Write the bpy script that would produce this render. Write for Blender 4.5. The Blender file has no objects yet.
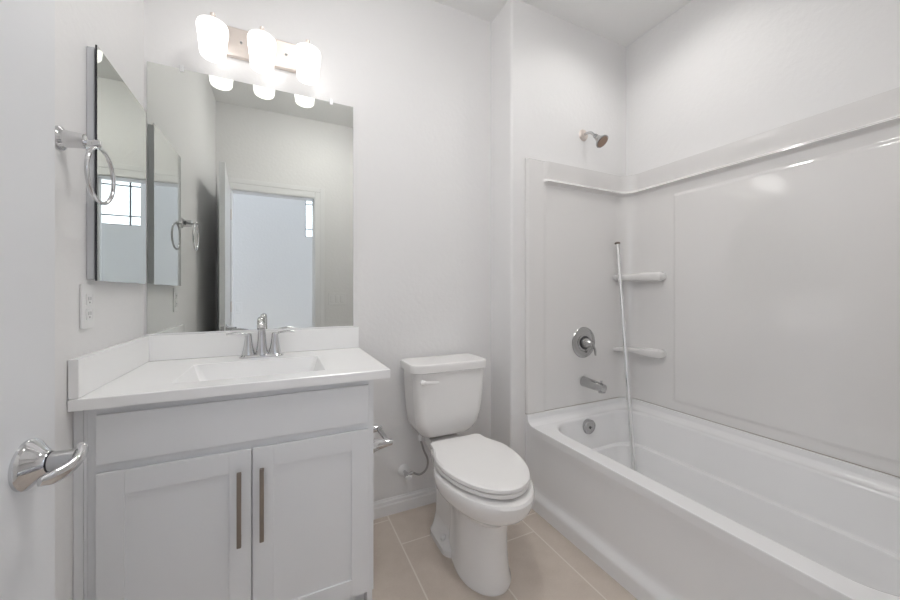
import bpy, bmesh, math
from mathutils import Vector, Matrix
sc = bpy.context.scene
C = sc.collection
PI = math.pi

# ---------------------------------------------------------------- camera, world, lights, exposure
CAM_H = 1.175
YAW = 0.4472
F_PX = 353.1
cam_d = bpy.data.cameras.new('camera')
cam = bpy.data.objects.new('camera', cam_d); C.objects.link(cam)
cam.location = (0, 0, CAM_H)
cam.rotation_euler = (PI / 2, 0, -YAW)
cam_d.sensor_width = 36.0
cam_d.lens = 36.0 * F_PX / 900.0
cam_d.shift_y = -7.74 / 900.0
cam_d.clip_start = 0.01
sc.camera = cam

w = bpy.data.worlds.new('daylight'); sc.world = w; w.use_nodes = True
bg = w.node_tree.nodes['Background']
bg.inputs[0].default_value = (0.80, 0.90, 1.0, 1); bg.inputs[1].default_value = 4.0

sc.view_settings.view_transform = 'Standard'
sc.view_settings.look = 'None'
sc.view_settings.gamma = 1.0
sc.view_settings.use_curve_mapping = False
sc.view_settings.exposure = 0.22
sc.cycles.max_bounces = 14
sc.cycles.diffuse_bounces = 8
sc.cycles.glossy_bounces = 8
sc.cycles.sample_clamp_indirect = 6.0
sc.cycles.caustics_reflective = True
sc.cycles.caustics_refractive = False

VANITY_GLOW = 1.4        # opal shades of the vanity light
CAN_GLOW = 88.0          # recessed downlight over the tub
ROOM_FILL = 29.0         # unseen fill lamp added on the bathroom ceiling to brighten the room
RLX, RLY = 0.38, 0.80
HALL_CEIL_FILL = 3.5         # daylight-coloured fill lamp added on the unseen hall ceiling
HALL_END_FILL = 23.0       # added area fill at the hall ends, standing in for daylight

def area(name, loc, rot, sx, sy, power, col):
    l = bpy.data.lights.new(name, 'AREA'); l.shape = 'RECTANGLE'; l.size = sx; l.size_y = sy
    l.energy = power; l.color = col
    o = bpy.data.objects.new(name, l); o.location = loc; o.rotation_euler = rot; C.objects.link(o)
    return o
# area lamps added in front of the solid hall ends as daylight-coloured fill
area('window_daylight_east', (2.72, -0.49, 1.45), (0, PI / 2, 0), 1.9, 0.75, HALL_END_FILL, (0.80, 0.87, 1.0))
area('window_daylight_west', (-2.22, -0.49, 1.45), (0, -PI / 2, 0), 1.9, 0.75, HALL_END_FILL, (0.80, 0.87, 1.0))

# ---------------------------------------------------------------- materials
def mat(name, col, rough=0.5, metal=0.0, bump=None, spec=None, coat=0.0, emis=None):
    m = bpy.data.materials.new(name); m.use_nodes = True
    nt = m.node_tree; b = nt.nodes['Principled BSDF']
    b.inputs['Base Color'].default_value = (*col, 1)
    b.inputs['Roughness'].default_value = rough
    b.inputs['Metallic'].default_value = metal
    if spec is not None: b.inputs['Specular IOR Level'].default_value = spec
    if coat: b.inputs['Coat Weight'].default_value = coat; b.inputs['Coat Roughness'].default_value = 0.05
    if emis:
        b.inputs['Emission Color'].default_value = (*emis[0], 1); b.inputs['Emission Strength'].default_value = emis[1]
    if bump:
        tc = nt.nodes.new('ShaderNodeTexCoord'); n = nt.nodes.new('ShaderNodeTexNoise')
        n.inputs['Scale'].default_value = bump[0]; n.inputs['Detail'].default_value = bump[3] if len(bump) > 3 else 3
        bp = nt.nodes.new('ShaderNodeBump'); bp.inputs['Strength'].default_value = bump[1]; bp.inputs['Distance'].default_value = bump[2]
        nt.links.new(tc.outputs['Object'], n.inputs['Vector']); nt.links.new(n.outputs['Fac'], bp.inputs['Height'])
        nt.links.new(bp.outputs['Normal'], b.inputs['Normal'])
    return m

M = {}
M['wall'] = mat('wall_paint', (0.80, 0.795, 0.795), 0.55, bump=(42, 0.32, 0.004))
M['ceil'] = mat('ceiling_paint', (0.88, 0.88, 0.875), 0.7, bump=(50, 0.3, 0.003))
M['trim'] = mat('trim_paint', (0.82, 0.82, 0.825), 0.35)
M['door'] = mat('door_paint', (0.76, 0.77, 0.785), 0.30, bump=(60, 0.06, 0.002))
M['cabinet'] = mat('cabinet_paint', (0.80, 0.81, 0.825), 0.42)
M['counter'] = mat('cultured_marble', (0.93, 0.93, 0.93), 0.2, bump=(8, 0.02, 0.002))
M['porcelain'] = mat('porcelain', (0.86, 0.85, 0.84), 0.12)
M['seat'] = mat('seat_plastic', (0.88, 0.87, 0.86), 0.28)
M['acrylic'] = mat('tub_acrylic', (0.78, 0.768, 0.76), 0.06, bump=(6, 0.10, 0.012, 2), spec=1.0, coat=0.6)
M['tub'] = mat('tub_enamel', (0.85, 0.85, 0.855), 0.18)
M['chrome'] = mat('polished_chrome', (0.66, 0.66, 0.67), 0.06, 1.0)
M['rod'] = mat('bright_chrome_rod', (0.86, 0.86, 0.86), 0.16, 1.0)
M['satin'] = mat('satin_chrome', (0.50, 0.50, 0.50), 0.20, 1.0)
M['nickel'] = mat('brushed_nickel', (0.78, 0.71, 0.66), 0.45, 1.0)
M['handle'] = mat('brushed_bronze_nickel', (0.27, 0.232, 0.20), 0.42, 1.0)
M['head_face'] = mat('shower_nozzle_face', (0.30, 0.20, 0.15), 0.5)
M['mirror'] = mat('mirror_glass', (0.715, 0.73, 0.70), 0.0, 1.0)
M['mirror_edge'] = mat('mirror_edge', (0.30, 0.33, 0.32), 0.2)
M['black'] = mat('black_gasket', (0.015, 0.015, 0.02), 0.4)
M['steel_box'] = mat('cabinet_box_enamel', (0.62, 0.63, 0.65), 0.35)
M['plastic'] = mat('white_plastic', (0.80, 0.80, 0.80), 0.35)
M['clip'] = mat('clear_clip', (0.85, 0.85, 0.86), 0.15)
M['slot'] = mat('dark_slot', (0.08, 0.08, 0.08), 0.6)
M['hose'] = mat('braided_hose', (0.42, 0.41, 0.41), 0.35, 0.8)
M['caulk'] = mat('seam_shadow_caulk', (0.38, 0.34, 0.31), 0.7)  # sealant, darkened to stand in for the shade in the gap
M['opal'] = mat('opal_glass_lit', (0.9, 0.9, 0.9), 0.3, emis=((1.0, 0.985, 0.965), VANITY_GLOW))
M['can'] = mat('downlight_lens', (0.9, 0.9, 0.9), 0.3, emis=((1.0, 0.98, 0.95), CAN_GLOW))
M['room_lamp'] = mat('ceiling_lamp_lens', (0.9, 0.9, 0.9), 0.3, emis=((1.0, 0.985, 0.965), ROOM_FILL))
M['hall_lamp'] = mat('hall_lamp_lens', (0.9, 0.9, 0.9), 0.3, emis=((0.84, 0.90, 1.0), HALL_CEIL_FILL))
M['win_frame'] = mat('window_muntin', (0.16, 0.17, 0.19), 0.4)

def glass_mat():
    m = bpy.data.materials.new('window_glass'); m.use_nodes = True
    b = m.node_tree.nodes['Principled BSDF']
    b.inputs['Transmission Weight'].default_value = 1.0; b.inputs['Roughness'].default_value = 0.0
    b.inputs['IOR'].default_value = 1.01
    return m
M['glass'] = glass_mat()

def tile_mat():
    m = bpy.data.materials.new('floor_tile'); m.use_nodes = True
    nt = m.node_tree; b = nt.nodes['Principled BSDF']; L = nt.links.new; N = nt.nodes.new
    tc = N('ShaderNodeTexCoord'); sp = N('ShaderNodeSeparateXYZ'); L(tc.outputs['Object'], sp.inputs[0])
    def mth(op, a, b_=None, c=None):
        n = N('ShaderNodeMath'); n.operation = op
        for i, v in enumerate((a, b_, c)):
            if v is None: continue
            if isinstance(v, (int, float)): n.inputs[i].default_value = v
            else: L(v, n.inputs[i])
        return n.outputs[0]
    TW, TL, G = 0.3075, 0.615, 0.0032
    fx = mth('DIVIDE', mth('SUBTRACT', sp.outputs[0], 0.507 - TW * 20), TW)
    col = mth('FLOOR', fx); ux = mth('FRACT', fx)
    # joints step back by a third of a tile from row to row; the row starting at x = 0.507 has one at y = 1.583
    off = mth('MULTIPLY', mth('SUBTRACT', 1, mth('ABSOLUTE', mth('SUBTRACT', col, 21))), 0.32)
    off = mth('ADD', off, mth('MULTIPLY', mth('GREATER_THAN', col, 21.5), 0.135))
    fy = mth('ADD', mth('DIVIDE', mth('SUBTRACT', sp.outputs[1], 1.583 - TL * 20), TL), off)
    row = mth('FLOOR', fy); uy = mth('FRACT', fy)
    ex = mth('MULTIPLY', mth('MINIMUM', ux, mth('SUBTRACT', 1, ux)), TW)
    ey = mth('MULTIPLY', mth('MINIMUM', uy, mth('SUBTRACT', 1, uy)), TL)
    e = mth('MINIMUM', ex, ey)
    gr = mth('LESS_THAN', e, G)
    cv = N('ShaderNodeCombineXYZ'); L(col, cv.inputs[0]); L(row, cv.inputs[1])
    wn = N('ShaderNodeTexWhiteNoise'); wn.noise_dimensions = '2D'; L(cv.outputs[0], wn.inputs['Vector'])
    ns = N('ShaderNodeTexNoise'); ns.inputs['Scale'].default_value = 9; ns.inputs['Detail'].default_value = 8; ns.inputs['Roughness'].default_value = 0.65
    L(tc.outputs['Object'], ns.inputs['Vector'])
    fine = N('ShaderNodeTexNoise'); fine.inputs['Scale'].default_value = 160; fine.inputs['Detail'].default_value = 3
    L(tc.outputs['Object'], fine.inputs['Vector'])
    mixv = mth('ADD', mth('MULTIPLY', ns.outputs['Fac'], 0.6), mth('ADD', mth('MULTIPLY', fine.outputs['Fac'], 0.25), mth('MULTIPLY', wn.outputs['Value'], 0.15)))
    cr = N('ShaderNodeValToRGB'); L(mixv, cr.inputs[0])
    cr.color_ramp.elements[0].position = 0.32; cr.color_ramp.elements[0].color = (0.56, 0.485, 0.42, 1)
    cr.color_ramp.elements[1].position = 0.68; cr.color_ramp.elements[1].color = (0.66, 0.585, 0.515, 1)
    mx = N('ShaderNodeMix'); mx.data_type = 'RGBA'; L(gr, mx.inputs[0]); L(cr.outputs[0], mx.inputs[6]); mx.inputs[7].default_value = (0.74, 0.685, 0.62, 1)
    L(mx.outputs[2], b.inputs['Base Color'])
    b.inputs['Roughness'].default_value = 0.42
    bp = N('ShaderNodeBump'); bp.inputs['Strength'].default_value = 0.5; bp.inputs['Distance'].default_value = 0.002
    hh = mth('ADD', mth('MULTIPLY', gr, -1), mth('MULTIPLY', fine.outputs['Fac'], 0.15))
    L(hh, bp.inputs['Height']); L(bp.outputs['Normal'], b.inputs['Normal'])
    return m
M['tile'] = tile_mat()

# ---------------------------------------------------------------- mesh helpers
def bx(bm, x0, x1, y0, y1, z0, z1, bev=0.0, seg=2, mi=0):
    vs = [bm.verts.new(p) for p in ((x0, y0, z0), (x1, y0, z0), (x1, y1, z0), (x0, y1, z0), (x0, y0, z1), (x1, y0, z1), (x1, y1, z1), (x0, y1, z1))]
    fs = [bm.faces.new([vs[i] for i in q]) for q in ((0, 3, 2, 1), (4, 5, 6, 7), (0, 1, 5, 4), (1, 2, 6, 5), (2, 3, 7, 6), (3, 0, 4, 7))]
    for f in fs: f.material_index = mi
    if bev > 0:
        es = list({e for f in fs for e in f.edges})
        bmesh.ops.bevel(bm, geom=es, offset=bev, segments=seg, profile=0.5, affect='EDGES')
    return vs
def loft(bm, rings, cap0=True, cap1=True, closed=True, mi=0):
    R = [[bm.verts.new(p) for p in r] for r in rings]
    n = len(R[0]); fs = []
    for a, b in zip(R, R[1:]):
        for i in range(n if closed else n - 1):
            j = (i + 1) % n
            fs.append(bm.faces.new((a[i], a[j], b[j], b[i])))
    if cap0: fs.append(bm.faces.new(list(reversed(R[0]))))
    if cap1: fs.append(bm.faces.new(R[-1]))
    for f in fs: f.material_index = mi
    return R
def frame(d):
    d = Vector(d).normalized(); u = d.orthogonal().normalized() if abs(d.z) > 0.95 else Vector((0, 0, 1)).cross(d).normalized()
    return d, u, d.cross(u)
def rev(bm, o, d, prof, n=32, cap0=True, cap1=True, mi=0, sc2=(1, 1)):
    """surface of revolution: prof = [(distance along d, radius)...]"""
    o = Vector(o); d, u, v = frame(d)
    rings = [[o + d * t + (u * math.cos(2 * PI * k / n) * sc2[0] + v * math.sin(2 * PI * k / n) * sc2[1]) * r for k in range(n)] for t, r in prof]
    return loft(bm, rings, cap0, cap1, mi=mi)
def catmull(pts, sub=6):
    P = [Vector(p) for p in pts]; P = [P[0] * 2 - P[1]] + P + [P[-1] * 2 - P[-2]]; out = []
    for i in range(1, len(P) - 2):
        for k in range(sub):
            t = k / sub
            out.append(0.5 * ((2 * P[i]) + (P[i + 1] - P[i - 1]) * t + (2 * P[i - 1] - 5 * P[i] + 4 * P[i + 1] - P[i + 2]) * t * t + (3 * P[i] - P[i - 1] - 3 * P[i + 1] + P[i + 2]) * t ** 3))
    out.append(P[-2]); return out
def tube(bm, pts, r, n=14, smooth=True, sub=6, flat=(1, 1), mi=0, closed=False):
    P = catmull(pts, sub) if smooth and not closed else [Vector(p) for p in pts]
    m = len(P)
    if not callable(r):
        rr = r; r = (lambda t: rr)
    def tan(i):
        if closed: return (P[(i + 1) % m] - P[i - 1]).normalized()
        return (P[min(i + 1, m - 1)] - P[max(i - 1, 0)]).normalized()
    d, u, v = frame(tan(0)); rings = []
    for i in range(m):
        t = tan(i); u = (u - t * u.dot(t)).normalized(); v = t.cross(u)
        q = r(i / max(1, m - 1))
        rings.append([P[i] + (u * math.cos(2 * PI * k / n) * flat[0] + v * math.sin(2 * PI * k / n) * flat[1]) * q for k in range(n)])
    if closed: loft(bm, rings + [], False, False, mi=mi); 
    else: loft(bm, rings, True, True, mi=mi)
def torus(bm, c, axis, R, r, n=48, m=12):
    c = Vector(c); d, u, v = frame(axis)
    vs = [[bm.verts.new(c + (u * math.cos(a) + v * math.sin(a)) * (R + r * math.cos(b)) + d * r * math.sin(b)) for b in [2 * PI * j / m for j in range(m)]] for a in [2 * PI * i / n for i in range(n)]]
    for i in range(n):
        for j in range(m): bm.faces.new((vs[i][j], vs[(i + 1) % n][j], vs[(i + 1) % n][(j + 1) % m], vs[i][(j + 1) % m]))
def rrect(x0, x1, y0, y1, r, z, k=8):
    """rounded rectangle ring, counter-clockwise; r = one radius or four (x1y1, x0y1, x0y0, x1y0)"""
    rs = (r,) * 4 if not isinstance(r, (tuple, list)) else r
    out = []
    for (cx, cy, a0, sx, sy), q in zip(((x1, y1, 0, -1, -1), (x0, y1, 90, 1, -1), (x0, y0, 180, 1, 1), (x1, y0, 270, -1, 1)), rs):
        for i in range(k + 1):
            a = math.radians(a0 + 90 * i / k)
            out.append(Vector((cx + sx * q + q * math.cos(a), cy + sy * q + q * math.sin(a), z)))
    return out
def bm_new(): return bmesh.new()
def obj(name, bm, m, parent=None, loc=None, smooth=True, angle=32, weld=False):
    if weld: bmesh.ops.remove_doubles(bm, verts=bm.verts, dist=1e-6)
    bmesh.ops.recalc_face_normals(bm, faces=bm.faces)
    for f in bm.faces: f.smooth = smooth
    if smooth:
        for e in bm.edges:
            if len(e.link_faces) != 2 or e.calc_face_angle(0) > math.radians(angle): e.smooth = False
    o = bpy.data.objects.new(name, None); bpy.data.objects.remove(o)
    me = bpy.data.meshes.new(name)
    if loc is not None: bmesh.ops.translate(bm, verts=bm.verts, vec=-Vector(loc))
    bm.to_mesh(me); bm.free()
    for k in (m if isinstance(m, (list, tuple)) else [m]): me.materials.append(k)
    o = bpy.data.objects.new(name, me); C.objects.link(o)
    if smooth:
        wn_ = o.modifiers.new('weighted_normals', 'WEIGHTED_NORMAL'); wn_.keep_sharp = True; wn_.weight = 80
    if loc is not None: o.location = loc
    if parent is not None:
        o.parent = parent
        g = parent; off = Vector((0, 0, 0))
        while g is not None: off += g.location; g = g.parent
        if loc is None: o.location = -off
        else: o.location = Vector(loc) - off
    return o
def tag(o, label, cat, group=None):
    o['label'] = label; o['category'] = cat
    if group: o['group'] = group
    return o
def thing(name, label, cat, loc, group=None):
    o = bpy.data.objects.new(name, None); C.objects.link(o); o.location = loc; o.empty_display_size = 0.05
    return tag(o, label, cat, group)
def struct(name, bm, m, parent=None, **k):
    o = obj(name, bm, m, parent, **k)
    if parent is None: o['kind'] = 'structure'
    return o
def box_obj(name, m, parent, *a, **k):
    bm = bm_new(); bx(bm, *a, **k); return obj(name, bm, m, parent)
def struct_box(name, m, *a, parent=None, **k):
    bm = bm_new(); bx(bm, *a, **k); return struct(name, bm, m, parent)

# ---------------------------------------------------------------- room dimensions
XL, XR, YB, YP, XW, ZC = -0.501, 2.084, 1.83, 1.621, 1.155, 2.817
YF0, YF1 = -0.070, 0.050          # the wall the doorway is in
DX0, DX1, DZ = -0.405, 0.308, 2.085
HY = -0.93                          # far wall of the hall

# ---------------------------------------------------------------- structure
struct_box('floor', M['tile'], XL - 0.1, XR + 0.1, YF0, YB + 0.1, -0.08, 0.0)
struct_box('floor_hall', M['tile'], -2.3, 2.8, HY - 0.1, YF0, -0.08, 0.0)
struct_box('wall_left', M['wall'], XL - 0.1, XL, YF1, YB + 0.1, 0.0, ZC)
struct_box('wall_back', M['wall'], XL, XW, YB, YB + 0.1, 0.0, ZC)
# the deeper plumbing wall, with a soft drywall corner towards the toilet
bm = bm_new()
plan = [Vector((XR, YB + 0.1, 0)), Vector((XW, YB + 0.1, 0))]
rn = 0.016
for i in range(9):
    a = PI + (PI / 2) * i / 8
    plan.append(Vector((XW + rn + rn * math.cos(a), YP + rn + rn * math.sin(a), 0)))
plan.append(Vector((XR, YP, 0)))
loft(bm, [plan, [p + Vector((0, 0, ZC)) for p in plan]])
struct('wall_plumbing', bm, M['wall'])
struct_box('wall_right', M['wall'], XR, XR + 0.1, YF0, YB + 0.1, 0.0, ZC)
bm = bm_new()
bx(bm, -2.3, DX0, YF0, YF1, 0, ZC); bx(bm, DX1, XR, YF0, YF1, 0, ZC); bx(bm, DX0, DX1, YF0, YF1, DZ, ZC)
struct('wall_front', bm, M['wall'])
# ceiling with a round hole for the downlight
bm = bm_new()
CX, CY, CR = 1.60, 1.15, 0.078
n = 32; circ = []; sq = []
for i in range(n):
    a = 2 * PI * i / n + PI / 4; c, s = math.cos(a), math.sin(a); k = 1 / max(abs(c), abs(s))
    circ.append(Vector((CX + CR * c, CY + CR * s, ZC))); sq.append(Vector((CX + 0.2 * c * k, CY + 0.2 * s * k, ZC)))
loft(bm, [circ, sq], False, False)
def quad(bm, x0, x1, y0, y1, z):
    bm.faces.new([bm.verts.new(p) for p in ((x0, y0, z), (x1, y0, z), (x1, y1, z), (x0, y1, z))])
quad(bm, XL - .1, CX - .2, YF1, YB + .1, ZC); quad(bm, CX + .2, XR + .1, YF1, YB + .1, ZC)
quad(bm, CX - .2, CX + .2, YF1, CY - .2, ZC); quad(bm, CX - .2, CX + .2, CY + .2, YB + .1, ZC)
for i in range(1):
    loft(bm, [[p + Vector((0, 0, 0.0)) for p in circ], [p + Vector((0, 0, 0.11)) for p in circ]], False, True)
bx(bm, XL - .1, XR + .1, YF0, YB + .1, ZC + 0.12, ZC + 0.2)
struct('ceiling', bm, M['ceil'])
struct_box('ceiling_hall', M['ceil'], -2.3, 2.8, HY - 0.1, YF0, ZC, ZC + 0.1)

# hall wall with the high window seen in the mirrors
WX0, WX1, WZ0, WZ1 = 0.266, 1.20, 1.842, 2.305
bm = bm_new()
bx(bm, -2.3, WX0, HY - 0.12, HY, 0, ZC); bx(bm, WX1, 2.8, HY - 0.12, HY, 0, ZC)
bx(bm, WX0, WX1, HY - 0.12, HY, 0, WZ0); bx(bm, WX0, WX1, HY - 0.12, HY, WZ1, ZC)
struct('wall_hall', bm, M['wall'])
bm = bm_new()
yw = HY - 0.05; t = 0.010
for a in ((WX0, WX0 + t, WZ0, WZ1), (WX1 - t, WX1, WZ0, WZ1), (WX0, WX1, WZ0, WZ0 + t), (WX0, WX1, WZ1 - t, WZ1)):
    bx(bm, a[0], a[1], yw - 0.02, yw + 0.02, a[2], a[3])
win = struct('window_1', bm, M['win_frame'])
bm = bm_new()
for x in (WX0 + 0.095, WX1 - 0.095): bx(bm, x - 0.006, x + 0.006, yw - 0.008, yw + 0.008, WZ0, WZ1)
for z in (WZ0 + 0.10, WZ1 - 0.06): bx(bm, WX0, WX1, yw - 0.008, yw + 0.008, z - 0.005, z + 0.005)
obj('muntin_grid', bm, M['win_frame'], win)
box_obj('window_pane', M['glass'], win, WX0 + .004, WX1 - .004, yw - 0.003, yw + 0.003, WZ0 + .004, WZ1 - .004)
# hall ends
struct_box('wall_hall_east', M['wall'], 2.8, 2.9, HY, YF0, 0, ZC)
struct_box('wall_hall_west', M['wall'], -2.4, -2.3, HY, YF0, 0, ZC)

# window frames made up at the solid hall ends to go with the fill lamps
for i_, (xa, xb, xg) in enumerate(((2.75, 2.7995, 2.78), (-2.2995, -2.25, -2.28))):
    bm = bm_new()
    for ya, yb_, za, zb in ((-.89, -.86, .46, 2.44), (-.12, -.09, .46, 2.44), (-.86, -.12, .46, .50), (-.86, -.12, 2.40, 2.44), (-.86, -.12, 1.43, 1.46)): bx(bm, xa, xb, ya, yb_, za, zb)
    w_ = struct('window_%d' % (i_ + 2), bm, M['trim'], smooth=False)
    box_obj('window_pane', M['glass'], w_, xg - .003, xg + .003, -.858, -.122, .502, 2.398)
# door casing and jamb, baseboards
bm = bm_new()
cw, ct = 0.085, 0.014
for (a, b) in ((DX0 - cw, DX0), (DX1 - .012, DX1 + cw - .012)):
    bx(bm, a, b, YF1, YF1 + ct * .75, 0, DZ + cw, 0.002); 
    m0, m1 = (a, a + .04) if a < 0 else (b - .04, b)
    bx(bm, m0, m1, YF1, YF1 + ct, 0, DZ + cw, 0.002)
bx(bm, DX0 + .0005, DX1 - .0125, YF1, YF1 + ct * .74, DZ - .012, DZ + cw, 0.002); bx(bm, DX0 - cw + .041, DX1 + cw - .0525, YF1, YF1 + ct * .99, DZ + cw - .04, DZ + cw - .0005, 0.002)
struct('trim_1', bm, M['trim'])
bm = bm_new()
for (a, b) in ((DX0, DX0 + .018), (DX1 - .018, DX1)): bx(bm, a, b, YF0, YF1 - .0005, 0, DZ)
bx(bm, DX0 + .018, DX1 - .018, YF0, YF1 - .0005, DZ - .018, DZ)
bx(bm, DX1 - .03, DX1 - .018, YF0 + .02, YF0 + .055, 0, DZ - .018)
jamb = struct('trim_2', bm, M['trim'])
box_obj('strike_plate', M['nickel'], jamb, DX1 - .0195, DX1 - .017, 0.012, 0.04, 0.88, 0.94)
def baseboard(name, pts, nrm):
    """stepped baseboard along a straight run pts[0]->pts[1], thickness towards nrm"""
    prof = [(0, 0), (0.015, 0), (0.015, 0.052), (0.011, 0.058), (0.011, 0.072), (0.006, 0.078), (0.004, 0.084), (0, 0.084)]
    bm = bm_new(); nv = Vector(nrm)
    loft(bm, [[Vector((*p, 0)) + nv * a + Vector((0, 0, z)) for a, z in prof] for p in pts])
    struct(name, bm, M['trim'], smooth=False)
baseboard('baseboard_back', ((0.31, YB), (XW, YB)), (0, -1, 0))
baseboard('baseboard_wing', ((XW, YB - .015), (XW, YP + rn)), (-1, 0, 0))
baseboard('baseboard_left', ((XL, YF1 + .015), (XL, 1.285)), (1, 0, 0))
baseboard('baseboard_front', ((DX1 + cw, YF1), (1.23, YF1)), (0, 1, 0))
baseboard('baseboard_hall', ((-2.3, HY), (2.8, HY)), (0, 1, 0))

# ---------------------------------------------------------------- open door at the left
A = Vector((-0.392, 0.068)); B = Vector((-0.3405, 0.820))
dv = (B - A).normalized(); nv2 = Vector((-dv.y, dv.x))       # towards the left wall
T = 0.035
bm = bm_new()
pl = [A, B, B + nv2 * T, A + nv2 * T]
loft(bm, [[Vector((p.x, p.y, z)) for p in pl] for z in (0.012, DZ - 0.022)])
bmesh.ops.recalc_face_normals(bm, faces=bm.faces)
bmesh.ops.bevel(bm, geom=list(bm.edges), offset=0.0015, segments=1, affect='EDGES')
door = struct('door_1', bm, M['door'])
def door_pt(s, out, z):            # s = distance back from the latch edge, out = distance off the room face
    p = B - dv * s - nv2 * out; return Vector((p.x, p.y, z))
HZ = 0.915
out_dir = Vector((-nv2.x, -nv2.y, 0))
bm = bm_new()
rev(bm, door_pt(.064, 0, HZ), out_dir, [(0, .0370), (.004, .0370), (.006, .0355), (.008, .0335), (.018, .0215), (.024, .0165), (.026, .0155)], 40)
ro = obj('handle_rose', bm, M['chrome'], door)
bm = bm_new()
rev(bm, door_pt(.064, .026, HZ), out_dir, [(0, .0135), (.002, .0135), (.002, .0145), (.031, .0145)], 32)
obj('handle_neck', bm, M['satin'], door)
bm = bm_new(); rev(bm, door_pt(.064, .0245, HZ), out_dir, [(0, .0152), (.0025, .0152)], 32)
obj('handle_gasket', bm, M['black'], door)
bm = bm_new()
tube(bm, [door_pt(.044, .052, HZ + .012), door_pt(.053, .058, HZ + .008), door_pt(.066, .060, HZ), door_pt(.082, .056, HZ - .007), door_pt(.097, .047, HZ - .011), door_pt(.111, .038, HZ - .011)],
     lambda t: .0125 * (0.55 + 0.45 * min(1, t * 5)) * (1 if t < .82 else 1 - (t - .82) * 2.6), 18, flat=(0.62, 1.0))
bm2 = bm
obj('handle_lever', bm2, M['chrome'], door)
bm = bm_new()
for z in (0.25, 1.05, 1.85): rev(bm, (A.x + .004, A.y - .004, z - .045), (0, 0, 1), [(0, .006), (.09, .006)], 12)
obj('hinges', bm, M['nickel'], door)
bm = bm_new(); e = (B + nv2 * T * .5); 
bx(bm, e.x - .011, e.x + .011, e.y - .002, e.y + .001, HZ - .028, HZ + .028)
obj('latch_plate', bm, M['satin'], door)

# ---------------------------------------------------------------- vanity cabinet
VF, VX0, VX1 = 1.285, -0.468, 0.306
van = thing('vanity_cabinet', 'pale grey painted bathroom vanity cabinet with two shaker doors, under the white countertop', 'cabinet', (-0.08, 1.55, 0))
bm = bm_new()
bx(bm, VX0, VX0 + .018, VF + .0205, YB - .002, .09, .863); bx(bm, VX1 - .018, VX1, VF + .0205, YB - .002, .0, .863)
bx(bm, VX0 + .0185, VX1 - .0185, VF + .021, YB - .002, .09, .108)
bx(bm, VX0, VX0 + .035, VF, VF + .02, .09, .863); bx(bm, VX1 - .035, VX1, VF, VF + .02, .09, .863)
bx(bm, VX0 + .035, VX1 - .035, VF, VF + .02, .815, .863); bx(bm, VX0 + .035, VX1 - .035, VF, VF + .02, .67, .715)
bx(bm, VX0 + .035, VX1 - .035, VF, VF + .02, .09, .125); bx(bm, -.10, -.062, VF, VF + .02, .125, .67)
obj('body', bm, M['cabinet'], van)
bm = bm_new(); bx(bm, XL + .001, -.480, VF + .001, VF + .02, 0.0, .863, .001); bx(bm, -.4795, VX0 - .0005, VF + .002, VF + .03, 0.0, .863, .001)
bx(bm, -.4765, -.4720, VF + .001, VF + .006, 0.0, .863, .001)
obj('filler_strip', bm, M['cabinet'], van)
box_obj('toe_kick', M['cabinet'], van, VX0 + .0, VX1 - .019, VF + .07, VF + .085, 0, .089)
def slab(bm, x0, x1, z0, z1): bx(bm, x0, x1, VF - .014, VF - .0005, z0, z1, .0015, 2)
bm = bm_new(); slab(bm, -.450, .286, .707, .842); obj('drawer_front', bm, M['cabinet'], van)
def shaker(x0, x1, z0, z1, hx):
    bm = bm_new(); s = .060; y0, y1 = VF - .014, VF - .0005
    bx(bm, x0, x0 + s, y0, y1, z0, z1, .0012); bx(bm, x1 - s, x1, y0, y1, z0, z1, .0012)
    bx(bm, x0 + s, x1 - s, y0, y1, z0, z0 + s, .0012); bx(bm, x0 + s, x1 - s, y0, y1, z1 - s - .006, z1, .0012)
    bx(bm, x0 + s - .004, x1 - s + .004, y0 + .0055, y1, z0 + s - .004, z1 - s, 0)
    d = obj('cabinet_door', bm, M['cabinet'], van)
    bm = bm_new()
    bx(bm, hx - .006, hx + .006, y0 - .034, y0 - .023, .400, .627, .0015)
    for z in (.418, .609): rev(bm, (hx, y0 - .024, z), (0, 1, 0), [(0, .0045), (.024, .0045)], 12)
    obj('pull_handle', bm, M['handle'], d)
shaker(-.450, -.0835, .100, .682, -.114)
shaker(-.0795, .286, .100, .682, -.053)

# ---------------------------------------------------------------- countertop with integral sink
top = thing('countertop', 'glossy white countertop with integral rectangular sink, on the vanity cabinet', 'countertop', (-0.07, 1.55, .864))
CX0, CX1, CY0, CY1 = XL + .0015, .361, 1.2545, YB - .0015
bm = bm_new()
K = 6
rings = [rrect(CX0, CX1, CY0, CY1, .003, .864, K), rrect(CX0, CX1, CY0, CY1, .003, .892, K),
         rrect(CX0 + .003, CX1 - .003, CY0 + .003, CY1 - .003, .003, .895, K),
         rrect(-.305, .150, 1.340, 1.662, .014, .895, K), rrect(-.301, .146, 1.344, 1.658, .013, .893, K),
         rrect(-.285, .132, 1.360, 1.650, .02, .850, K), rrect(-.262, .110, 1.385, 1.632, .035, .795, K),
         rrect(-.235, .085, 1.410, 1.605, .045, .779, K), rrect(-.10, -.05, 1.50, 1.54, .018, .772, K)]
loft(bm, rings, False, True)
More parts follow.
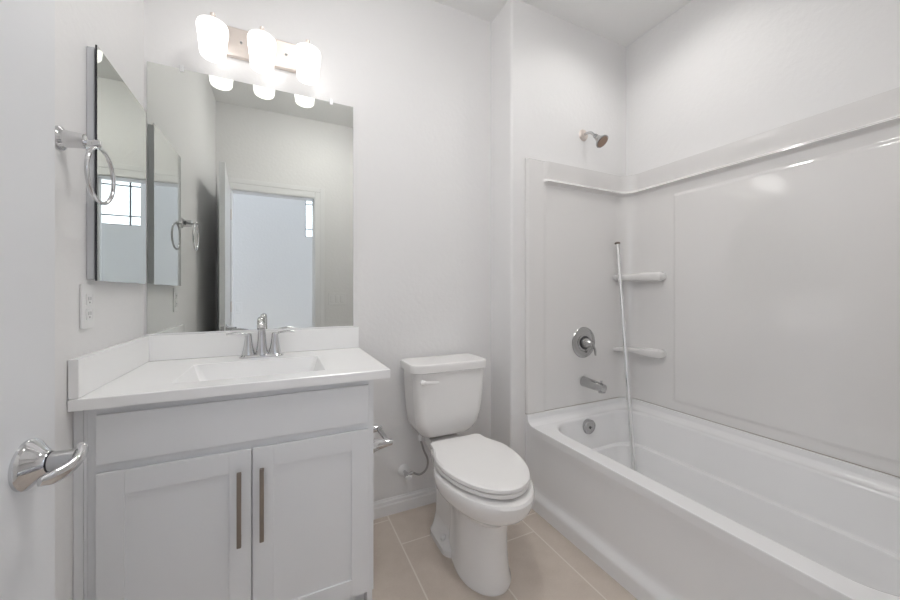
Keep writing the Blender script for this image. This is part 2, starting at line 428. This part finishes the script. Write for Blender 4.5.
# underside skirt and outer bowl
loft(bm, [rrect(CX0, CX1, CY0, CY1, .003, .864, K), rrect(-.32, .165, 1.33, 1.675, .014, .864, K), rrect(-.29, .135, 1.36, 1.65, .04, .775, K)], False, True)
obj('counter_slab', bm, M['counter'], top)
box_obj('backsplash', M['counter'], top, CX0, .358, YB - .020, CY1, .8955, .9995, bev=.003)
box_obj('side_splash', M['counter'], top, CX0, CX0 + .022, CY0 + .002, YB - .0205, .8955, .9995, bev=.003)
bm = bm_new(); rev(bm, (-.075, 1.52, .772), (0, 0, 1), [(0, .022), (.003, .022), (.004, .018), (.0045, .016)], 24)
obj('sink_drain', bm, M['chrome'], top)

# ---------------------------------------------------------------- faucet
FX, FY, FZ = -.074, 1.742, .8955
fc = thing('sink_faucet', 'chrome two-handle faucet standing on the countertop behind the sink', 'faucet', (FX, FY, FZ))
bm = bm_new()
loft(bm, [rrect(FX - .086, FX + .086, FY - .029, FY + .029, .0285, FZ, 8), rrect(FX - .086, FX + .086, FY - .029, FY + .029, .0285, FZ + .006, 8), rrect(FX - .078, FX + .078, FY - .024, FY + .024, .0235, FZ + .013, 8)])
obj('base_plate', bm, M['chrome'], fc)
bm = bm_new()
rev(bm, (FX, FY, FZ + .012), (0, 0, 1), [(0, .027), (.012, .0235), (.035, .0195), (.065, .0170), (.085, .0160)], 28)
tube(bm, [(FX, FY, FZ + .09), (FX, FY - .002, FZ + .125), (FX, FY - .018, FZ + .155), (FX, FY - .048, FZ + .163), (FX, FY - .078, FZ + .150), (FX, FY - .092, FZ + .128)], lambda t: .0165 - .003 * t, 18)
obj('spout', bm, M['chrome'], fc)
bm = bm_new(); rev(bm, (FX, FY + .018, FZ + .012), (0, 0, 1), [(0, .003), (.13, .003), (.132, .006), (.14, .007), (.145, .004)], 12)
obj('lift_rod', bm, M['chrome'], fc)
for s in (-1, 1):
    bm = bm_new(); hx = FX + s * .051
    rev(bm, (hx, FY, FZ + .012), (0, 0, 1), [(0, .0270), (.008, .0245), (.025, .0205), (.050, .0165), (.070, .0140), (.080, .0135), (.088, .0115), (.092, .006)], 28)
    tube(bm, [(hx, FY, FZ + .093), (hx + s * .02, FY - .006, FZ + .102), (hx + s * .05, FY - .012, FZ + .106), (hx + s * .080, FY - .014, FZ + .104)], lambda t: .0095 - .002 * t, 14, flat=(1.0, .6))
    obj('tap_handle', bm, M['chrome'], fc)

# ---------------------------------------------------------------- big wall mirror
mr = thing('wall_mirror', 'large frameless rectangular mirror above the countertop, below the vanity light', 'mirror', (-.079, YB, 1.0))
bm = bm_new(); bx(bm, -.489, .331, YB - .006, YB - .001, 1.003, 2.113)
for f in bm.faces: f.material_index = 0 if f.normal.y < -.9 or f.calc_center_median().y < YB - .0055 else 1
obj('mirror_glass', bm, [M['mirror'], M['mirror_edge']], mr, smooth=False)
for x in (-.375, .225):
    bm = bm_new(); bx(bm, x - .008, x + .008, YB - .010, YB - .001, 2.100, 2.128, .003)
    obj('mirror_clip', bm, M['clip'], mr)
box_obj('mirror_channel', M['clip'], mr, -.489, .331, YB - .009, YB - .001, 1.0, 1.006)

# ---------------------------------------------------------------- medicine cabinet on the left wall
mc = thing('medicine_cabinet', 'recessed medicine cabinet with a frameless mirrored door on the left wall', 'medicine cabinet', (XL, 1.55, 1.21))
box_obj('cabinet_box', M['steel_box'], mc, XL + .0005, XL + .0175, 1.358, 1.770, 1.212, 1.880, bev=.002)
th = math.radians(-0.5)
bm = bm_new()
bx(bm, -.0045, 0, -.423, 0, 1.208, 1.885)
for f in bm.faces:
    c_ = f.calc_center_median(); f.material_index = 0 if c_.x > -.0005 else (1 if c_.y < -.4225 else 2)
R = Matrix.Rotation(-th, 4, 'Z'); bmesh.ops.transform(bm, matrix=Matrix.Translation((-.4785, 1.775, 0)) @ R, verts=bm.verts)
obj('mirror_door', bm, [M['mirror'], M['black'], M['steel_box']], mc, smooth=False)

# ---------------------------------------------------------------- towel ring
tr = thing('towel_ring', 'chrome towel ring on the left wall beside the medicine cabinet', 'towel ring', (XL, 1.245, 1.49))
bm = bm_new()
rev(bm, (XL + .0005, 1.222, 1.562), (1, 0, 0), [(0, .029), (.005, .029), (.008, .025), (.011, .0215), (.030, .0195), (.048, .0175), (.050, .012)], 32)
obj('mounting_post', bm, M['chrome'], tr)
bm = bm_new()
rev(bm, (XL + .050, 1.226, 1.560), (1, 0, 0), [(0, .0075), (.012, .0075), (.014, .011), (.026, .011), (.029, .007)], 20)
obj('ring_clasp', bm, M['chrome'], tr)
bm = bm_new(); torus(bm, (XL + .071, 1.246, 1.484), (1, -0.03, 0), .0715, .0048)
obj('ring', bm, M['chrome'], tr)

# ---------------------------------------------------------------- outlet and switches
ou = thing('wall_outlet', 'white double wall outlet on the left wall below the medicine cabinet', 'outlet', (XL, 1.357, 1.135))
box_obj('cover_plate', M['plastic'], ou, XL + .0005, XL + .0065, 1.319, 1.393, 1.073, 1.198, bev=.002)
for z in (1.155, 1.113):
    r = box_obj('receptacle', M['plastic'], ou, XL + .006, XL + .009, 1.340, 1.372, z - .016, z + .016, bev=.003)
    bm = bm_new()
    for yy in (1.350, 1.362): bx(bm, XL + .0085, XL + .0093, yy - .001, yy + .001, z - .003, z + .007)
    bx(bm, XL + .0085, XL + .0093, 1.354, 1.358, z - .011, z - .007)
    obj('slots', bm, M['slot'], r)
sw = thing('light_switch', 'white triple light switch plate on the wall beside the doorway, seen in the big mirror', 'switch', (.50, YF1, 1.11))
box_obj('cover_plate', M['plastic'], sw, .418, .582, YF1 + .0005, YF1 + .006, 1.05, 1.168, bev=.002)
for x in (.454, .500, .546): box_obj('rocker', M['plastic'], sw, x - .0165, x + .0165, YF1 + .005, YF1 + .010, 1.076, 1.142, bev=.002)
hs = thing('hall_switch', 'small white switch plate on the hall wall beyond the doorway', 'switch', (-.42, HY, 1.0))
box_obj('cover_plate', M['plastic'], hs, -.465, -.390, HY + .0005, HY + .006, .94, 1.06, bev=.002)
box_obj('rocker', M['plastic'], hs, -.444, -.411, HY + .0055, HY + .010, .967, 1.033, bev=.002)

# ---------------------------------------------------------------- vanity light
LY, LXC = 1.712, -.069
vl = thing('vanity_light', 'brushed nickel wall light with three lit opal glass shades above the big mirror', 'wall light', (LXC, YB, 2.20))
bm = bm_new(); bx(bm, LXC - .205, LXC + .205, YB - .022, YB - .0005, 2.213, 2.341, .006, 3)
bp_ = obj('backplate', bm, M['nickel'], vl)
for x in (LXC - .088, LXC + .092):
    bm = bm_new(); rev(bm, (x, YB - .022, 2.277), (0, -1, 0), [(0, .006), (.004, .006), (.007, .004)], 14); obj('thumb_screw', bm, M['chrome'], bp_)
for x in (-.249, -.072, .110):
    bm = bm_new()
    tube(bm, [(x, YB - .02, 2.255), (x, LY + .085, 2.258), (x, LY + .065, 2.275), (x, LY + .035, 2.286), (x, LY, 2.284)], .005, 12)
    a_ = obj('arm', bm, M['nickel'], vl)
    bm = bm_new()
    rev(bm, (x, LY, 2.130), (0, 0, 1), [(.004, .028), (0, .036), (.003, .041), (.010, .0445), (.04, .0475), (.08, .0515), (.105, .0550), (.122, .0555), (.132, .052), (.139, .042), (.142, .024)], 40)
    s_ = obj('lamp_shade', bm, M['opal'], vl)
    bm = bm_new(); rev(bm, (x, LY, 2.272), (0, 0, 1), [(0, .015), (.006, .015), (.010, .007), (.024, .006), (.028, .009), (.036, .009), (.040, .004)], 18)
    obj('finial', bm, M['nickel'], s_)

# ---------------------------------------------------------------- recessed downlight over the tub, then the added fill lamps
dl = thing('recessed_downlight', 'round white recessed downlight in the ceiling over the bathtub', 'ceiling light', (CX, CY, ZC))
bm = bm_new()
rev(bm, (CX, CY, ZC - .0035), (0, 0, 1), [(0.003, .100), (0, .098), (0, .078), (.004, .075), (.050, .068)], 40, False, False)
obj('trim_ring', bm, M['trim'], dl)
bm = bm_new(); rev(bm, (CX, CY, ZC + .046), (0, 0, 1), [(0, .067), (.006, .067)], 40)
obj('lens', bm, M['can'], dl)
rl = thing('flush_ceiling_light', 'round white flush ceiling light in the middle of the bathroom ceiling', 'ceiling light', (RLX, RLY, ZC))
bm = bm_new(); rev(bm, (RLX, RLY, ZC), (0, 0, -1), [(0, .19), (.02, .19), (.025, .18)], 40); obj('base_ring', bm, M['trim'], rl)
bm = bm_new(); rev(bm, (RLX, RLY, ZC - .025), (0, 0, -1), [(0, .175), (.02, .17), (.045, .14), (.06, .08), (.065, .01)], 40); obj('diffuser', bm, M['room_lamp'], rl)
hl = thing('hall_ceiling_light', 'round flush ceiling light out in the hall', 'ceiling light', (-.1, -.50, ZC))
bm = bm_new(); rev(bm, (-.1, -.50, ZC), (0, 0, -1), [(0, .17), (.02, .17), (.025, .16)], 40); obj('base_ring', bm, M['trim'], hl)
bm = bm_new(); rev(bm, (-.1, -.50, ZC - .025), (0, 0, -1), [(0, .155), (.02, .15), (.045, .12), (.06, .07), (.065, .01)], 40); obj('diffuser', bm, M['hall_lamp'], hl)

# ---------------------------------------------------------------- toilet
TX = .772
toi = thing('toilet', 'white two-piece toilet with closed lid, between the vanity and the bathtub', 'toilet', (TX, 1.45, 0))
def egg(yf, yb, wd, bw, z, n=22, widest=0.30, m=9, rc=.02):
    """elongated bowl outline: round front, straight back of half width bw"""
    y0 = yf + widest; left = []
    for i in range(n + 1):
        a = PI / 2 * i / n
        left.append((wd * math.sin(a), y0 - (y0 - yf) * math.cos(a)))
    for i in range(1, m + 1):
        t = i / m; y = y0 + (yb - rc - y0) * t
        left.append((bw + (wd - bw) * (0.5 + 0.5 * math.cos(PI * t)) , y))
    for i in range(1, 5):
        a = PI / 2 * i / 4; left.append((bw - rc + rc * math.cos(a), yb - rc + rc * math.sin(a)))
    pts = [Vector((TX + x, y, z)) for x, y in left]
    pts += [Vector((TX - x, y, z)) for x, y in reversed(left[1:])]
    return pts
bm = bm_new()
E = [(.0, 1.150, 1.47, .106, .09, .15), (.012, 1.147, 1.47, .108, .09, .15), (.04, 1.155, 1.465, .101, .085, .15), (.12, 1.162, 1.46, .096, .08, .15),
     (.20, 1.164, 1.46, .096, .08, .15), (.258, 1.158, 1.48, .099, .085, .16), (.284, 1.130, 1.54, .117, .095, .21), (.303, 1.096, 1.57, .142, .105, .255),
     (.328, 1.060, 1.57, .167, .115, .285), (.350, 1.041, 1.57, .181, .12, .30), (.378, 1.029, 1.57, .189, .125, .31), (.400, 1.028, 1.57, .191, .13, .31), (.410, 1.034, 1.57, .187, .128, .305), (.414, 1.043, 1.57, .179, .12, .30)]
loft(bm, [egg(a[1], a[2], a[3], a[4], a[0], widest=a[5]) for a in E])
# rear deck that carries the tank, trapway and the bolt-down foot
loft(bm, [rrect(TX - .060, TX + .060, 1.50, 1.68, .05, .20), rrect(TX - .065, TX + .065, 1.50, 1.72, .05, .33), rrect(TX - .080, TX + .080, 1.50, 1.79, .04, .38), rrect(TX - .080, TX + .080, 1.50, 1.79, .04, .418)])
loft(bm, [rrect(TX - .119, TX + .119, 1.395, 1.625, .055, 0), rrect(TX - .119, TX + .119, 1.395, 1.625, .055, .025), rrect(TX - .112, TX + .112, 1.402, 1.62, .05, .034), rrect(TX - .095, TX + .095, 1.41, 1.64, .05, .042), rrect(TX - .070, TX + .070, 1.43, 1.66, .04, .075), rrect(TX - .062, TX + .062, 1.43, 1.67, .04, .22)])
bmesh.ops.remove_doubles(bm, verts=bm.verts, dist=1e-5)
obj('bowl', bm, M['porcelain'], toi)
for s in (-1, 1):
    bm = bm_new(); rev(bm, (TX + s * .094, 1.480, .038), (s * .25, 0, 1), [(0, .015), (.016, .014), (.022, .009), (.024, .002)], 18)
    obj('bolt_cap', bm, M['plastic'], toi)
bm = bm_new()
S = dict(n=24)
loft(bm, [egg(1.080, 1.53, .158, .13, .4130), egg(1.080, 1.53, .158, .13, .4250), egg(1.058, 1.53, .178, .14, .4255), egg(1.056, 1.535, .179, .142, .428), egg(1.056, 1.535, .179, .142, .4385), egg(1.058, 1.53, .177, .138, .4405), egg(1.075, 1.53, .162, .13, .4408), egg(1.075, 1.53, .162, .13, .445)])
obj('seat', bm, M['seat'], toi)
bm = bm_new()
loft(bm, [egg(1.054, 1.55, .180, .134, .4455), egg(1.052, 1.555, .181, .136, .448), egg(1.053, 1.555, .180, .136, .459), egg(1.062, 1.545, .172, .126, .465), egg(1.13, 1.50, .11, .08, .4675, widest=.25)])
obj('seat_lid', bm, M['seat'], toi)
for s in (-1, 1):
    bm = bm_new(); bx(bm, TX + s * .08 - .022, TX + s * .08 + .022, 1.535, 1.575, .418, .452, .006, 3); obj('seat_hinge', bm, M['seat'], toi)
bm = bm_new()
TK = [(.432, .140, 1.665, 1.785, .04), (.440, .155, 1.650, 1.792, .045), (.46, .175, 1.636, 1.797, .045), (.50, .196, 1.620, 1.80, .045), (.56, .208, 1.611, 1.80, .045), (.65, .216, 1.606, 1.80, .045), (.78, .222, 1.603, 1.80, .045)]
TKX = TX + .012
loft(bm, [rrect(TKX - h + .021, TKX + h - .021, y0, y1, (.02, .02, r, r), z) for z, h, y0, y1, r in TK])
obj('tank', bm, M['porcelain'], toi)
bm = bm_new()
loft(bm, [rrect(TKX - .206, TKX + .206, 1.598, 1.808, (.02, .02, .05, .05), .776), rrect(TKX - .214, TKX + .214, 1.589, 1.812, (.025, .025, .055, .055), .780), rrect(TKX - .215, TKX + .215, 1.588, 1.812, (.025, .025, .055, .055), .808),
          rrect(TKX - .211, TKX + .211, 1.592, 1.810, (.022, .022, .052, .052), .817), rrect(TKX - .199, TKX + .199, 1.604, 1.80, (.02, .02, .045, .045), .822)])
obj('tank_lid', bm, M['porcelain'], toi)
bm = bm_new()
rev(bm, (TX - .148, 1.604, .735), (0, -1, 0), [(0, .014), (.006, .014), (.010, .010)], 20)
tube(bm, [(TX - .148, 1.59, .735), (TX - .133, 1.585, .735), (TX - .100, 1.584, .733), (TX - .072, 1.586, .731)], lambda t: .009 - .002 * t, 12, flat=(.6, 1))
tube(bm, [(TX - .148, 1.588, .735), (TX - .166, 1.588, .735)], lambda t: .008 - .002 * t, 12, flat=(.6, 1))
obj('flush_lever', bm, M['porcelain'], toi)
bm = bm_new(); rev(bm, (TX - .118, 1.715, .410), (0, 0, 1), [(0, .015), (.03, .015)], 16); obj('fill_nut', bm, M['plastic'], toi)

# water valve and hose
wv = thing('water_valve', 'small chrome shut-off valve on the back wall beside the toilet', 'valve', (.600, YB, .22))
vx, vz = .600, .212
bm = bm_new(); rev(bm, (vx, YB - .0005, vz), (0, -1, 0), [(0, .033), (.003, .033), (.010, .024), (.014, .012)], 28); obj('escutcheon', bm, M['plastic'], wv)
bm = bm_new(); rev(bm, (vx, YB - .01, vz), (0, -1, 0), [(0, .008), (.03, .008), (.03, .012), (.062, .012), (.062, .007), (.068, .007)], 18)
rev(bm, (vx, YB - .055, vz), (1, 0, .2), [(0, .008), (.022, .008), (.022, .010), (.032, .010)], 16)
obj('valve_body', bm, M['chrome'], wv)
bm = bm_new(); rev(bm, (vx, YB - .078, vz), (0, -1, 0), [(0, .017), (.010, .017), (.013, .013)], 20, sc2=(1, .6)); obj('valve_knob', bm, M['plastic'], wv)
bm = bm_new()
tube(bm, [(vx + .031, YB - .055, vz + .006), (vx + .073, 1.775, vz - .012), (vx + .108, 1.770, vz + .012), (vx + .113, 1.765, vz + .062), (vx + .085, 1.750, vz + .125), (TX - .118, 1.715, .409)], .0055, 12)
tag(obj('supply_hose', bm, M['hose']), 'thin grey water supply hose curving from the wall valve up to the toilet tank', 'hose')

# ---------------------------------------------------------------- toilet paper holder on the vanity side
tp = thing('toilet_paper_holder', 'chrome toilet paper holder on the side of the vanity cabinet', 'toilet paper holder', (.306, 1.41, .6))
for y in (1.325, 1.485):
    bm = bm_new(); rev(bm, (VX1 + .0005, y, .598), (1, 0, 0), [(0, .030), (.005, .030), (.012, .024), (.030, .019), (.055, .0145), (.070, .0125), (.080, .0115), (.083, .007)], 24)
    obj('post', bm, M['chrome'], tp)
bm = bm_new(); rev(bm, (VX1 + .067, 1.325, .598), (0, 1, 0), [(0, .0085), (.05, .0105), (.11, .0105), (.16, .0085)], 18); obj('roller', bm, M['chrome'], tp)

# ---------------------------------------------------------------- bathtub
TBX0, TBX1, TBY0, TBY1, RZ = 1.249, XR - .0015, 0.100, YP - .0015, .4325
tub = thing('bathtub', 'white alcove bathtub along the right wall', 'bathtub', ((TBX0 + TBX1) / 2, .86, 0))
bm = bm_new(); K = 10
rings = [rrect(TBX0, TBX1, TBY0, TBY1, .003, .396, K), rrect(TBX0, TBX1, TBY0, TBY1, .003, .4265, K),
         rrect(TBX0 + .0018, TBX1, TBY0, TBY1, .003, .4307, K), rrect(TBX0 + .006, TBX1 - .002, TBY0 + .002, TBY1 - .002, .004, RZ, K),
         rrect(1.328, 2.026, .24, 1.560, (.15, .17, .15, .15), RZ, K), rrect(1.336, 2.017, .25, 1.552, (.145, .165, .15, .15), RZ - .004, K), rrect(1.343, 2.008, .258, 1.545, (.14, .16, .15, .15), RZ - .014, K),
         rrect(1.362, 1.987, .30, 1.527, (.13, .15, .15, .15), .30, K), rrect(1.370, 1.979, .315, 1.522, (.13, .15, .15, .15), .252, K), rrect(1.372, 1.976, .317, 1.520, (.13, .15, .15, .15), .247, K),
         rrect(1.390, 1.953, .332, 1.500, (.12, .14, .14, .14), .243, K), rrect(1.393, 1.949, .336, 1.497, (.12, .14, .14, .14), .238, K),
         rrect(1.405, 1.925, .39, 1.475, (.11, .13, .13, .13), .14, K), rrect(1.425, 1.905, .42, 1.455, (.10, .12, .12, .12), .10, K), rrect(1.47, 1.86, .47, 1.41, .08, .082, K), rrect(1.60, 1.72, .8, 1.2, .04, .078, K)]
loft(bm, rings, False, True)
obj('basin', bm, M['tub'], tub)
# apron: a sheet whose face steps in below the rim and out again at the plinth
bm = bm_new()
def smooth(a, b, t):
    t = max(0, min(1, (t - a) / (b - a))); return t * t * (3 - 2 * t)
ys = [TBY0 + (TBY1 - TBY0) * i / 60 for i in range(61)] + [TBY1 - .05 * (1 - i / 10) for i in range(10)]
ys = sorted(set(round(y, 5) for y in ys)); zs = [0, .02, .04, .055, .062, .068, .074, .082, .09, .10, .12, .15, .2, .25, .3, .34, .355, .37, .38, .388, .393, .396]
def apron_x(y, z):
    side = smooth(TBY1 - .025, TBY1 - .115, y)
    inset = .010 * side * smooth(.410, .300, z)
    plinth = .028 * smooth(.10, .060, z)
    return TBX0 + .0012 + inset * (1 - smooth(.12, .07, z) * .7) - plinth * .8
g = [[bm.verts.new((apron_x(y, z), y, z)) for z in zs] for y in ys]
for i in range(len(ys) - 1):
    for j in range(len(zs) - 1): bm.faces.new((g[i][j], g[i + 1][j], g[i + 1][j + 1], g[i][j + 1]))
# ends and inner skin so that the apron has thickness
h = [[bm.verts.new((TBX0 + .045, y, z)) for z in (0, .396)] for y in (ys[0], ys[-1])]
bm.faces.new([g[0][j] for j in range(len(zs))] + [h[0][1], h[0][0]])
bm.faces.new([g[-1][j] for j in range(len(zs))] + [h[1][1], h[1][0]])
bm.faces.new([h[0][0], h[0][1], h[1][1], h[1][0]])
obj('apron', bm, M['tub'], tub, angle=60)
# tiling flange: coved upstand along the three walls
bm = bm_new()
prof = [(.0, .4300), (.062, .4328), (.052, .4345), (.040, .439), (.032, .446), (.028, .455), (.024, .460), (.022, .4835), (.018, .4860), (0, .4860)]
def wall_path(off, zz=0, rad=.085):
    """plan of the alcove walls, shifted inwards by off"""
    p = []
    x1 = XR - .0015 - off; y1 = YP - .0015 - off; y0 = TBY0 + off
    p.append((TBX0, y1)); p.append((TBX0 + .05, y1))
    r = max(.02, rad - off)
    for i in range(11):
        a = PI / 2 - PI / 2 * i / 10; p.append((x1 - r + r * math.cos(a), y1 - r + r * math.sin(a)))
    for i in range(11):
        a = -PI / 2 * i / 10; p.append((x1 - r + r * math.cos(a), y0 + r + r * math.sin(a)))
    p.append((TBX0 + .05, y0)); p.append((TBX0, y0)); return p
cols = [[Vector((x, y, z)) for x, y in wall_path(o_)] for o_, z in prof]
loft(bm, [[cols[j][i] for j in range(len(prof))] for i in range(len(cols[0]))])
obj('wall_flange', bm, M['tub'], tub, angle=50)
bm = bm_new()
rev(bm, (1.648, 1.538, .379), (0, -1, -.13), [(-.01, .042), (.012, .044), (.019, .040), (.021, .030)], 32)
bx(bm, 1.642, 1.654, 1.508, 1.520, .370, .382, .002)
obj('overflow_plate', bm, M['satin'], tub)
bm = bm_new(); rev(bm, (1.66, 1.33, .079), (0, 0, 1), [(0, .035), (.004, .035), (.006, .03)], 24); obj('tub_drain', bm, M['chrome'], tub)

# ---------------------------------------------------------------- shower surround
sur = thing('shower_surround', 'glossy off-white three-sided shower wall surround standing on the bathtub', 'shower surround', ((TBX0 + TBX1) / 2, .86, .472))
SZ0, SZ1, BZ = .4895, 1.936, 1.815
x1, y1, y0, RC = XR - .0015, YP - .0015, TBY0, .11
path = []        # (x, y, nx, ny, s)
def add(x, y, nx, ny):
    s = 0 if not path else path[-1][4] + math.hypot(x - path[-1][0], y - path[-1][1]); path.append((x, y, nx, ny, s))
xs_ = [TBX0, TBX0 + .004, TBX0 + .010, TBX0 + .02] + [TBX0 + .03 + .01 * i for i in range(13)]
xe = x1 - RC; k = 14
xs_ += [xs_[-1] + (xe - xs_[-1]) * i / k for i in range(1, k + 1)]
for x in xs_: add(x, y1, 0, -1)
for i in range(1, 17):
    a = PI / 2 - PI / 2 * i / 16; add(x1 - RC + RC * math.cos(a), y1 - RC + RC * math.sin(a), -math.cos(a), -math.sin(a))
PY0, PY1 = .40, 1.296
yl = []
def seg(a, b, n_): return [a + (b - a) * i / n_ for i in range(1, n_ + 1)]
yl = seg(y1 - RC, PY1 + .02, 8) + seg(PY1 + .02, PY1 - .03, 12) + seg(PY1 - .03, PY0 + .03, 30) + seg(PY0 + .03, PY0 - .02, 12) + seg(PY0 - .02, y0 + RC, 6)
for y in yl: add(x1, y, -1, 0)
for i in range(1, 17):
    a = -PI / 2 * i / 16; add(x1 - RC + RC * math.cos(a), y0 + RC + RC * math.sin(a), -math.cos(a), -math.sin(a))
for x in reversed(xs_[:-1]): add(x, y0, 0, 1)
STOT = path[-1][4]
zl = [SZ0, SZ0 + .004, SZ0 + .01, .51, .518] + [.525 + .005 * i for i in range(10)] + [.60 + .0706 * i for i in range(16)] + [1.70 + .006 * i for i in range(10)] + [1.77, 1.78] + [1.787 + .0025 * i for i in range(1, 19)] + [1.84, 1.86, 1.89, 1.91, 1.922, 1.93, 1.933, SZ1]
zl = sorted(set(round(z, 4) for z in zl))
PZ0, PZ1 = .538, 1.748
def depth(i, z):
    x, y, nx, ny, s = path[i]
    e = min(s, STOT - s)                                   # distance from the open edges
    d = .010
    col = 1 - smooth(.118, .142, e)                       # edge column
    band = smooth(BZ - .020, BZ - .002, z)
    d += (.008 + .012 * smooth(BZ, SZ1, z)) * band * (1 - col) + .005 * col
    d += .020 * math.exp(-((z - BZ) / .009) ** 2) * (1 - col) # rolled lip of the ledge
    if abs(nx) > .99:
        p = smooth(PY1 + .004, PY1 - .014, y) * smooth(PY0 - .004, PY0 + .014, y) * smooth(PZ0 - .004, PZ0 + .014, z) * smooth(PZ1 + .004, PZ1 - .014, z)
        d += .007 * p
    d *= smooth(-.004, .012, e) * .75 + .25
    d *= 1 - .5 * smooth(SZ1 - .006, SZ1, z) 
    return d
bm = bm_new()
g = []
for i, (x, y, nx, ny, s) in enumerate(path):
    g.append([bm.verts.new((x + nx * depth(i, z), y + ny * depth(i, z), z)) for z in zl])
bk = [[bm.verts.new((x, y, z)) for z in (zl[0], zl[-1])] for (x, y, nx, ny, s) in path]
for i in range(len(path) - 1):
    for j in range(len(zl) - 1): bm.faces.new((g[i][j], g[i + 1][j], g[i + 1][j + 1], g[i][j + 1]))
    bm.faces.new((g[i][-1], g[i + 1][-1], bk[i + 1][1], bk[i][1])); bm.faces.new((g[i][0], g[i + 1][0], bk[i + 1][0], bk[i][0]))
for i in (0, -1): bm.faces.new(g[i] + [bk[i][1], bk[i][0]])
obj('wall_panels', bm, M['acrylic'], sur, angle=50)
# moulded corner shelves
def shelf(zc, dish):
    bm = bm_new(); rings = []
    st = [(1.612, 1.955, .010), (1.605, 1.945, .020), (1.59, 1.950, .022), (1.565, 1.985, .022), (1.54, 2.000, .023), (1.50, 2.006, .026), (1.45, 2.010, .028), (1.40, 2.014, .029), (1.375, 2.018, .029), (1.355, 2.022, .028), (1.344, 2.035, .020), (1.339, 2.055, .010)]
    if dish: st = [(y, x, r * (.75 if y > 1.49 else 1.0)) for y, x, r in st]
    for y, xf, r in st:
        xb = XR - .010; c = (xf + xb) / 2; a = (xb - xf) / 2 + .004; ring = []
        for q in range(24):
            t = 2 * PI * q / 24; ct, st_ = math.cos(t), math.sin(t)
            px = c - a * math.copysign(abs(ct) ** .6, ct); pz = zc + r * math.copysign(abs(st_) ** .7, st_)
            if dish and st_ > .5 and 1.36 < y < 1.48 and abs(ct) < .7: pz -= .010
            ring.append(Vector((px, y, pz)))
        rings.append(ring)
    loft(bm, rings); obj('corner_shelf', bm, M['acrylic'], sur, angle=60)
shelf(1.270, False); shelf(.806, True)
# sealant line between tub and surround, gap shade painted into its dark colour
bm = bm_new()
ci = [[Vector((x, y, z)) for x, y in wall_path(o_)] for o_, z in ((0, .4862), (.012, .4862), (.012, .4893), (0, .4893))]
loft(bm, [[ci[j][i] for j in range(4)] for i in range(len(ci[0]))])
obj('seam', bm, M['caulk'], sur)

# ---------------------------------------------------------------- shower fittings
yw_ = YP - .0005
sh = thing('overhead_shower', 'small chrome shower head on a bent arm above the surround', 'shower head', (1.694, YP, 2.155))
bm = bm_new(); rev(bm, (1.694, yw_, 2.150), (0, -1, 0), [(0, .035), (.003, .035), (.010, .030), (.014, .015)], 32); obj('flange', bm, M['nickel'], sh)
bm = bm_new(); tube(bm, [(1.694, yw_ - .008, 2.150), (1.695, 1.590, 2.150), (1.695, 1.560, 2.142), (1.695, 1.530, 2.112)], .0085, 14); obj('shower_arm', bm, M['chrome'], sh)
hd = Vector((.14, -.60, -.68)).normalized(); ho = Vector((1.695, 1.530, 2.112))
bm = bm_new(); rev(bm, ho, hd, [(-.004, .010), (0, .013), (.012, .014), (.016, .011), (.020, .015), (.034, .019), (.048, .027), (.060, .037), (.066, .040), (.070, .040), (.071, .035)], 36); h_ = obj('spray_head', bm, M['satin'], sh)
bm = bm_new(); rev(bm, ho + hd * .0705, hd, [(0, .034), (.002, .034), (.003, .030)], 32); obj('nozzle_face', bm, M['head_face'], h_)

ys_ = YP - .0135
va = thing('shower_valve', 'round satin chrome shower valve with a small lever on the surround', 'shower valve', (1.70, ys_, .866))
bm = bm_new(); rev(bm, (1.683, ys_, .866), (0, -1, 0), [(0, .094), (.003, .095), (.006, .093), (.010, .078), (.012, .060), (.010, .052), (.013, .045)], 48); obj('escutcheon', bm, M['satin'], va)
bm = bm_new(); rev(bm, (1.683, ys_ - .010, .866), (0, -1, 0), [(0, .041), (.004, .041)], 32); obj('gasket', bm, M['black'], va)
bm = bm_new(); rev(bm, (1.683, ys_ - .014, .866), (0, -1, 0), [(0, .033), (.018, .030), (.035, .024), (.050, .014), (.055, .006)], 32)
tube(bm, [(1.683, ys_ - .052, .862), (1.705, ys_ - .056, .850), (1.725, ys_ - .052, .822), (1.735, ys_ - .046, .790)], lambda t: .011 - .004 * t, 12, flat=(1, .6))
obj('lever', bm, M['satin'], va)
ts = thing('tub_spout', 'satin chrome tub spout sticking out above the tub rim', 'tub spout', (1.69, ys_, .62))
bm = bm_new()
rev(bm, (1.685, ys_, .626), (0, -1, -.05), [(0, .031), (.006, .031), (.010, .030), (.07, .0285), (.133, .026), (.153, .023), (.157, .015)], 30)
rev(bm, (1.685, ys_ - .133, .620), (0, -.15, -1), [(0, .020), (.020, .020), (.031, .019), (.031, .014)], 24, sc2=(1, 1))
obj('spout_body', bm, M['satin'], ts)
bm = bm_new(); rev(bm, (1.685, ys_ - .133, .643), (0, 0, 1), [(0, .004), (.010, .004), (.010, .007), (.015, .007)], 14); obj('diverter_knob', bm, M['satin'], ts)

# shower curtain rod left leaning in the corner
p0 = Vector((1.868, 1.395, .097)); p1 = Vector((1.953, 1.582, 1.495)); d_ = (p1 - p0)
rod = thing('curtain_rod', 'long chrome shower curtain rod leaning in the corner of the bathtub', 'curtain rod', p0)
bm = bm_new(); rev(bm, p0, d_, [(0, .0145), (.75, .0145), (.751, .0125), (d_.length - .01, .0125)], 20); obj('rod_tube', bm, M['rod'], rod)
bm = bm_new(); rev(bm, p1 - d_.normalized() * .012, d_, [(0, .016), (.010, .017), (.014, .012)], 20); obj('end_cap', bm, M['handle'], rod)
bm = bm_new(); rev(bm, p0 - d_.normalized() * .008, d_, [(0, .016), (.02, .017)], 20); obj('end_cap', bm, M['plastic'], rod)
